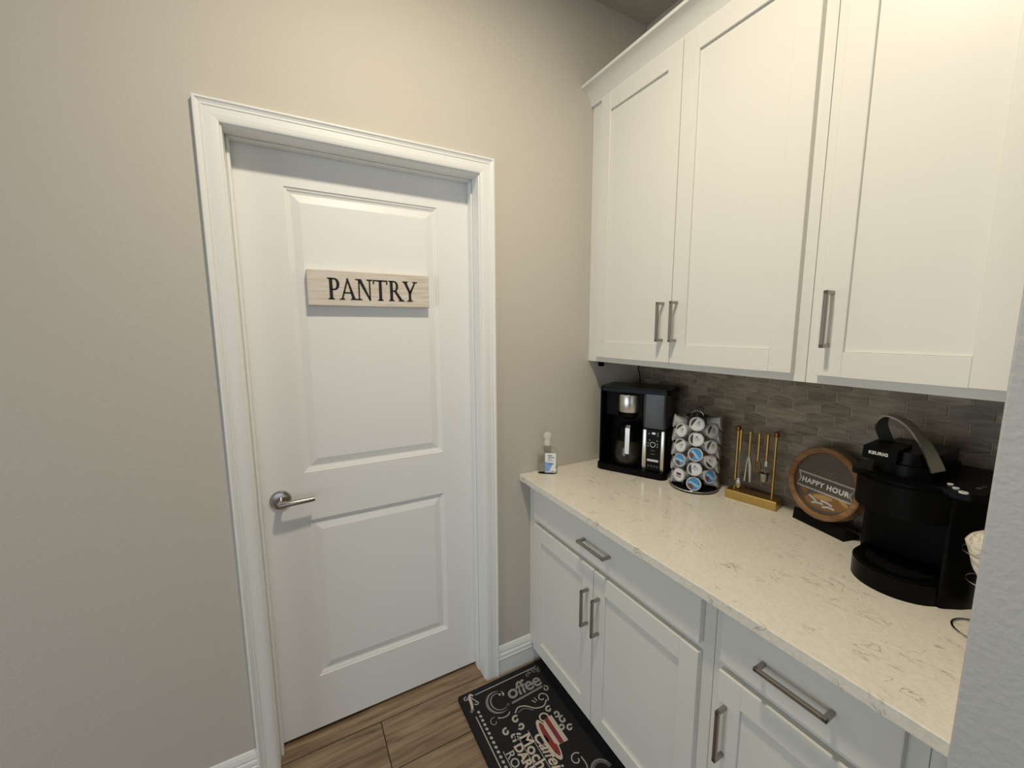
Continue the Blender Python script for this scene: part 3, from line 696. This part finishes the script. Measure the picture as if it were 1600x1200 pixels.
bm = BM(); lathe(bm, [(.010, -.162), (.0125, -.158), (.0155, -.132), (.0145, -.132), (.0115, -.156), (0, -.158)], 24, 0, -.012, cap=False); part('cup', bm, 'tool_steel', o, smooth=50)

# ------------------------------------------------------------------ happy hour sign on its stand
e = Vector((-.2512, -.9679, 0)); HA = math.atan2(e.y, e.x)
hh = thing('round_bar_sign', 'round wood-framed sign reading HAPPY HOUR on a black stand', 'sign', (1.607, -0.791, CT), HA)
# local x along the front, y back (towards the tile), z up
bm = BM()
prism(bm, [(0, 0), (.060, 0), (.060, .012), (.012, .036), (.004, .036)], 0, .0, .163); part('stand', bm, 'black_matte', hh, label='black wedge stand')
C0 = Vector((.084, .012, .146)); TILT = math.radians(-8)
DM = Matrix.Translation(C0) @ Matrix.Rotation(TILT, 4, 'X') @ Matrix.Rotation(PI/2, 4, 'X')   # local z -> front (-y)
def disc(bm): bmesh.ops.transform(bm, matrix=DM, verts=bm.verts[:]); return bm
bm = BM(); lathe(bm, [(.093, .0), (.093, .010), (.096, .013), (.108, .013), (.111, .010), (.111, -.022), (.093, -.022)], 64, cap=False); part('wood_ring', disc(bm), 'ring_wood', hh, smooth=35)
bm = BM(); lathe(bm, [(0, -.020), (.0928, -.020), (.0928, .002), (0, .0022)], 64, cap=False); fc = part('face', disc(bm), 'sign_dark', hh)
def fprint(bm, mt, z=.0026):
    bmesh.ops.translate(bm, vec=(0, 0, z), verts=bm.verts[:]); return part('print', disc(bm), mt, fc)
def fill(pts):
    bm = BM(); bm.faces.new([bm.verts.new((x, y, 0)) for x, y in pts]); return bm
def ell(cx, cy, rx, ry, rot=0, n=24):
    c, s2 = math.cos(rot), math.sin(rot)
    return [(cx+rx*math.cos(2*PI*k/n)*c-ry*math.sin(2*PI*k/n)*s2, cy+rx*math.cos(2*PI*k/n)*s2+ry*math.sin(2*PI*k/n)*c) for k in range(n)]
fprint(fill(ell(.010, -.056, .060, .024, .1)), 'amber', .0023)
fprint(fill(ell(-.058, -.030, .012, .020, .5)), 'amber', .0023); fprint(fill(ell(.058, -.042, .024, .020, -.4)), 'amber', .0024)
fprint(fill(ell(.004, -.043, .030, .008, .15)), 'amber_light', .0025); fprint(fill(ell(.062, -.035, .020, .006, -.5)), 'amber_light', .0025)
for (cx, cy, a) in ((-.022, -.058, -.5), (-.008, -.066, .2), (.018, -.056, -.1), (.026, -.068, .15)):
    fprint(ribbon(BM(), [(cx-.018*math.cos(a), cy-.018*math.sin(a)), (cx, cy+.003), (cx+.018*math.cos(a), cy+.018*math.sin(a))], .005), 'ice', .0027)
for k in range(26):
    a = 2*PI*k/26; fprint(ribbon(BM(), [(.030*math.cos(a), .030*math.sin(a)*.9-.006), (.050*math.cos(a), .050*math.sin(a)*.9-.006)], .0007), 'amber_light', .0024)
ban = [(-.084, .016), (.090, .016), (.078, -.007), (.090, -.030), (-.084, -.030), (-.074, -.007)]
fprint(fill(ban), 'sign_dark', .0029)
fprint(ribbon(BM(), ban+[ban[0]], .0018), 'white_print', .0031)
fprint(ribbon(BM(), [(p[0]*.955, -.007+(p[1]+.007)*.86) for p in ban+[ban[0]]], .0008), 'white_print', .0031)
bm = text_bm('HAPPY HOUR', .0215, align='CENTER', bold=.0009, space=1.12); bmesh.ops.translate(bm, vec=(.003, -.0145, 0), verts=bm.verts[:]); fprint(bm, 'white_print', .0032)

# ------------------------------------------------------------------ pod brewer
kb = thing('pod_brewer', 'black single-cup pod brewer with grey arched handle and rounded drip tray', 'coffee maker', (1.46, -1.105, CT))
# local: front is -x, right side (seen from the front) is -y
def dshape(cx, cy, r, xb, n=24, sq=1.0):
    pts = [(cx+r*math.cos(math.radians(90+180*k/n))*sq, cy+r*math.sin(math.radians(90+180*k/n))) for k in range(n+1)]
    return pts+[(xb, cy-r), (xb, cy+r)]
bm = BM(); prism(bm, dshape(0, 0, .090, .10), 2, 0, .046); prism(bm, dshape(.0, 0, .087, .10), 2, .046, .050); part('drip_tray', bm, 'black', kb, smooth=30)
bm = BM(); prism(bm, dshape(.0, 0, .066, .03), 2, .050, .053); part('tray_grille', bm, 'black_matte', kb)
bm = BM(); prism(bm, rrect(.045, .200, -.116, .105, .03, 6), 2, 0, .262); part('body', bm, 'black_satin', kb, smooth=30)
bm = BM(); prism(bm, [(-.043, -.078), (-.044, -.084), (-.040, -.089), (-.008, -.110), (.016, -.121), (.200, -.121), (.200, -.078)], 2, 0, .258); col_r = part('control_column', bm, 'black', kb, smooth=30)
bm = BM(); prism(bm, dshape(.0, .004, .094, .12), 2, .190, .262); prism(bm, dshape(.004, .004, .088, .12), 2, .262, .270); part('brew_head', bm, 'black_satin', kb, smooth=30)
bm = BM(); prism(bm, rrect(-.050, .200, -.123, .104, .022, 6), 2, .258, .274); top = part('top_deck', bm, 'black', kb, smooth=30)
for k, (x, y, r) in enumerate(((-.010, -.066, .0050), (-.032, -.080, .0055), (-.052, -.096, .0075))):
    bm = BM(); lathe(bm, [(r*.45, .2755), (r*.45, .2765), (r, .2765), (r, .2740)], 20, x, y+.0, cap=False); part('button', bm, 'white_print', top, smooth=40)
for k in range(5):
    bm = BM(); box(bm, (.005+k*.026, -.108-k*.003, .2735), (.021+k*.026, -.100-k*.003, .2750)); part('status_mark', bm, 'pod_dark', top)
bm = BM(); prism(bm, dshape(.02, .015, .062, .13), 2, .270, .300); prism(bm, dshape(.025, .015, .056, .13), 2, .300, .330); lidk = part('lid', bm, 'black', kb, smooth=30)
bm = BM(); prism(bm, [(-.062, .306), (-.060, .336), (.02, .340), (.02, .306)], 1, .012, .076); bdg = part('badge_block', bm, 'black_satin', lidk)
tb = text_bm('KEURIG', .0100, extrude=.0004, align='CENTER', bold=.0004, space=1.08)
bmesh.ops.transform(tb, matrix=Matrix.Translation((-.0622, .046, .319)) @ Matrix.Rotation(-PI/2, 4, 'Z') @ Matrix.Rotation(PI/2, 4, 'X'), verts=tb.verts[:]); part('lettering', tb, 'white_print', bdg)
# arched handle: a flat metal band bent over the lid from one side to the other
def catmull(P, n=10):
    P = [Vector(p) for p in P]; P = [P[0]*2-P[1]]+P+[P[-1]*2-P[-2]]; out = []
    for i in range(1, len(P)-2):
        for k in range(n):
            t = k/n; a0, b0, c0, d0 = P[i-1:i+3]
            out.append(.5*((2*b0)+(c0-a0)*t+(2*a0-5*b0+4*c0-d0)*t*t+(3*b0-a0-3*c0+d0)*t**3))
    return out+[P[-2]]
HPT = [(.045, .052, .305), (.010, .060, .350), (-.016, .062, .386), (-.028, .046, .411), (-.028, .008, .396), (-.024, -.024, .352), (-.019, -.042, .310), (-.017, -.046, .298)]
HWD = [(.5, -.8, .1), (.5, -.8, .1), (.75, -.5, 0), (1, -.1, 0), (1, -.2, .1), (.9, -.45, .1), (.7, -.7, 0), (.7, -.7, 0)]
cv = catmull(HPT, 8); wv = catmull(HWD, 8)
bm = BM(); rows = []
for k, (p, wdir) in enumerate(zip(cv, wv)):
    tg = (cv[min(k+1, len(cv)-1)]-cv[max(k-1, 0)]).normalized(); wdir = (wdir-tg*wdir.dot(tg)).normalized(); nn = tg.cross(wdir)
    h = wdir*.0130; q = nn*.0022
    rows.append([bm.verts.new(p-h-q), bm.verts.new(p+h-q), bm.verts.new(p+h+q), bm.verts.new(p-h+q)])
for A, B in zip(rows, rows[1:]):
    for k in range(4): j = (k+1) % 4; bm.faces.new((A[k], A[j], B[j], B[k]))
bm.faces.new(rows[0]); bm.faces.new(rows[-1][::-1]); bmesh.ops.recalc_face_normals(bm, faces=bm.faces[:])
part('arched_handle', bm, 'arch_metal', kb, smooth=40, label='grey metal arched handle')

# ------------------------------------------------------------------ wire packet holder half hidden by the end wall
HX2, HY2 = 1.383, -1.262
wh = thing('packet_holder', 'chrome wire holder with a ring foot behind the end wall', 'holder', (HX2, HY2, CT))
bm = BM(); tube(bm, [(.044*math.cos(2*PI*k/36), .044*math.sin(2*PI*k/36), .0022) for k in range(36)], .0022, 8, True); part('ring_foot', bm, 'chrome', wh, smooth=60)
bm = BM(); tube(bm, [(.044, 0, .002), (.044, 0, .11), (.042, 0, .115)], .0018, 8); part('upright', bm, 'chrome', wh, smooth=60)
for z, rr_ in ((.112, .036), (.172, .0465)):
    bm = BM(); tube(bm, [(rr_*math.cos(2*PI*k/36), rr_*math.sin(2*PI*k/36), z) for k in range(36)], .0014, 8, True); part('basket_ring', bm, 'chrome', wh, smooth=60)
for k in range(3):
    a = (k-1)*.7; bm = BM(); tube(bm, [(.0465*math.cos(a), .0465*math.sin(a), .172), (.036*math.cos(a), .036*math.sin(a), .112), (.0, .0, .104)], .0011, 6); part('basket_wire', bm, 'chrome', wh, smooth=60)
bm = BM(); bmesh.ops.create_icosphere(bm, subdivisions=4, radius=1.0)
rr = random.Random(5); bumps = [(Vector((rr.gauss(0, 1), rr.gauss(0, 1), rr.gauss(0, 1))).normalized(), rr.uniform(.06, .16)) for _ in range(34)]
for v in bm.verts:
    d0 = v.co.normalized(); k = 1.0
    for bdir, amp in bumps:
        dd = d0.dot(bdir)
        if dd > .80: k -= amp*(dd-.80)/.20*.8
    v.co = Vector((d0.x*.0470*k, d0.y*.0470*k, d0.z*.066*k))
bmesh.ops.translate(bm, vec=(HX2, HY2, CT+.172), verts=bm.verts[:])
single('sweetener_bag', bm, 'packet', 'crumpled cream plastic bag of packets in the wire holder', 'bag', smooth=60)

# ------------------------------------------------------------------ coffee mat on the floor
MX0, MX1, MY0, MY1 = .702, 1.142, -.032, -.770
fm = thing('floor_mat', 'black chalkboard-style coffee mat on the floor along the base cabinets', 'mat', (MX0, MY0, 0))
bm = BM(); prism(bm, rrect(0, MX1-MX0, MY1-MY0, 0, .010, 4), 2, 0.0002, .012); prism(bm, rrect(.004, MX1-MX0-.004, MY1-MY0+.004, -.004, .008, 4), 2, .012, .0145); mb = part('mat_body', bm, 'mat_rubber', fm)
def mprint(bm, mt, z=.0118, nm='print'):
    # bm in world xy
    bmesh.ops.translate(bm, vec=(-MX0, -MY0, z+.003), verts=bm.verts[:]); return part(nm, bm, mt, mb)
def stroke(pts, wd, mt='chalk', taper=None):
    if 2 < len(pts) < 9: pts = [(p.x, p.y) for p in catmull([(a, c, 0) for a, c in pts], 6)]
    return mprint(ribbon(BM(), pts, wd, taper=taper), mt)
# frame lines, beads, corner scroll
stroke([(.770, -.060), (1.066, -.060)], .004)
stroke([(.735, -.150), (.735, -.745)], .004)
for k in range(30):
    y = -.138-.0195*k; mprint(fill(ell(.752, y, .0052, .0065, .4)), 'chalk')
stroke([(.762, -.060), (.752, -.050), (.744, -.062), (.742, -.085), (.736, -.110), (.724, -.122)], .010, 'cream', lambda t: .5+.7*math.sin(PI*t))
stroke(spiral(.730, -.060, .010, .003, 60, 400), .004); stroke(spiral(.762, -.096, .010, .003, 180, 500), .004); stroke(spiral(.730, -.122, .008, .002, 0, 320), .004)
stroke([(.752, -.062), (.757, -.078), (.764, -.088)], .004)
stroke(spiral(1.072, -.066, .012, .003, 90, 430), .004, 'chalk_dim')
# "Coffee"
cpts = arc(.842, -.135, .040, 42, 322, 30, .044)
stroke(cpts, .019, 'chalk_dim', lambda t: .35+.95*math.sin(PI*min(1, t*1.05))); stroke([(p[0]+.002, p[1]) for p in cpts], .0055, 'chalk'); stroke(spiral(.866, -.108, .012, .004, -60, 240), .007, 'chalk')
bm = text_bm('offee', .088, shear=.12, bold=.0010, space=.92); bmesh.ops.translate(bm, vec=(.886, -.150, 0), verts=bm.verts[:]); mprint(bm, 'chalk', .0117)
bm = text_bm('offee', .088, shear=.12, bold=-.0014, space=.92); bmesh.ops.translate(bm, vec=(.886, -.150, 0), verts=bm.verts[:]); mprint(bm, 'chalk_dim', .0120)
stroke([(.888, -.166), (1.040, -.160)], .007, 'chalk_dim'); stroke([(.888, -.170), (1.040, -.164)], .0018); stroke(spiral(1.046, -.176, .014, .004, 90, -260), .0045)
for (cx, cy, r) in ((1.030, -.072, .012), (1.050, -.078, .011), (1.012, -.082, .009), (1.068, -.086, .009)): stroke(spiral(cx, cy, r, .003, 0, 330), .004, 'chalk_dim')
# flourishes
stroke([(.878, -.212), (.900, -.196), (.930, -.205), (.960, -.232), (.995, -.240), (1.020, -.222)], .005); stroke(spiral(1.010, -.206, .026, .006, -60, 300), .0045)
stroke([(.890, -.215), (.920, -.212), (.950, -.236)], .003, 'chalk_dim'); stroke([(.965, -.195), (.975, -.212)], .004); stroke([(.980, -.190), (.984, -.208)], .004)
stroke(spiral(.790, -.205, .022, .006, 0, 360), .004, 'chalk_dim'); stroke([(.800, -.188), (.825, -.205), (.850, -.205), (.862, -.196)], .004)
for (cx, cy, r, a) in ((.868, -.236, .016, 40), (.872, -.268, .014, 200), (.812, -.262, .015, 60), (.826, -.292, .016, 230), (.842, -.300, .013, 10)):
    stroke(spiral(cx, cy, r, .004, a, a+330), .008, 'chalk')
for (cx, cy, r, a) in ((1.005, -.262, .014, 40), (1.020, -.292, .014, 220), (1.030, -.325, .016, 60), (1.008, -.345, .013, 200), (1.034, -.365, .014, 20)):
    stroke(spiral(cx, cy, r, .004, a, a+330), .007, 'chalk')
# cup and saucer, drawn lying on its side (its top towards +x)
mprint(fill(ell(.938, -.362, .022, .084)), 'cream', .0118); mprint(fill(ell(.941, -.362, .014, .070)), 'crimson', .0119)
mprint(fill([(.948, -.315), (.958, -.292), (1.000, -.288), (1.000, -.400), (.958, -.398), (.948, -.385)]), 'cream', .0121)
mprint(fill([(.964, -.292), (.982, -.290), (.982, -.399), (.964, -.398)]), 'crimson', .0123); mprint(ribbon(BM(), [(.973, -.296), (.973, -.394)], .003), 'pod_maroon', .0125)
stroke(spiral(.968, -.282, .020, .014, -60, 240), .006, 'cream')
# words running along the mat, tops towards +x
def word(s, x, y, size, mt, shear=0, bold=0.0):
    bm = text_bm(s, size, shear=shear, bold=bold)
    bmesh.ops.transform(bm, matrix=Matrix.Translation((x, y, 0)) @ Matrix.Rotation(-PI/2, 4, 'Z'), verts=bm.verts[:]); mprint(bm, mt, .0119, 'lettering')
word('Caffeine', .893, -.318, .060, 'cream', .35, .0012); word('Mocha', .846, -.302, .060, 'cream', 0, .0012)
word('DARK', .810, -.322, .044, 'cream', 0, .0016); word('ROAST', .772, -.330, .044, 'chalk', 0, .0004)
stroke([(.886, -.296), (.886, -.56)], .0025); stroke([(.842, -.296), (.842, -.52)], .0025); stroke([(.768, -.320), (.768, -.50)], .0025)
# lower part: scroll, second cup outline
stroke(spiral(.985, -.470, .024, .006, 30, 360), .004); stroke([(1.005, -.470), (1.004, -.505), (.985, -.520)], .004)
stroke(arc(1.040, -.545, .038, 0, 180, 16), .008, 'chalk_dim'); stroke(arc(1.040, -.545, .030, 0, 180, 16), .003, 'chalk_dim')
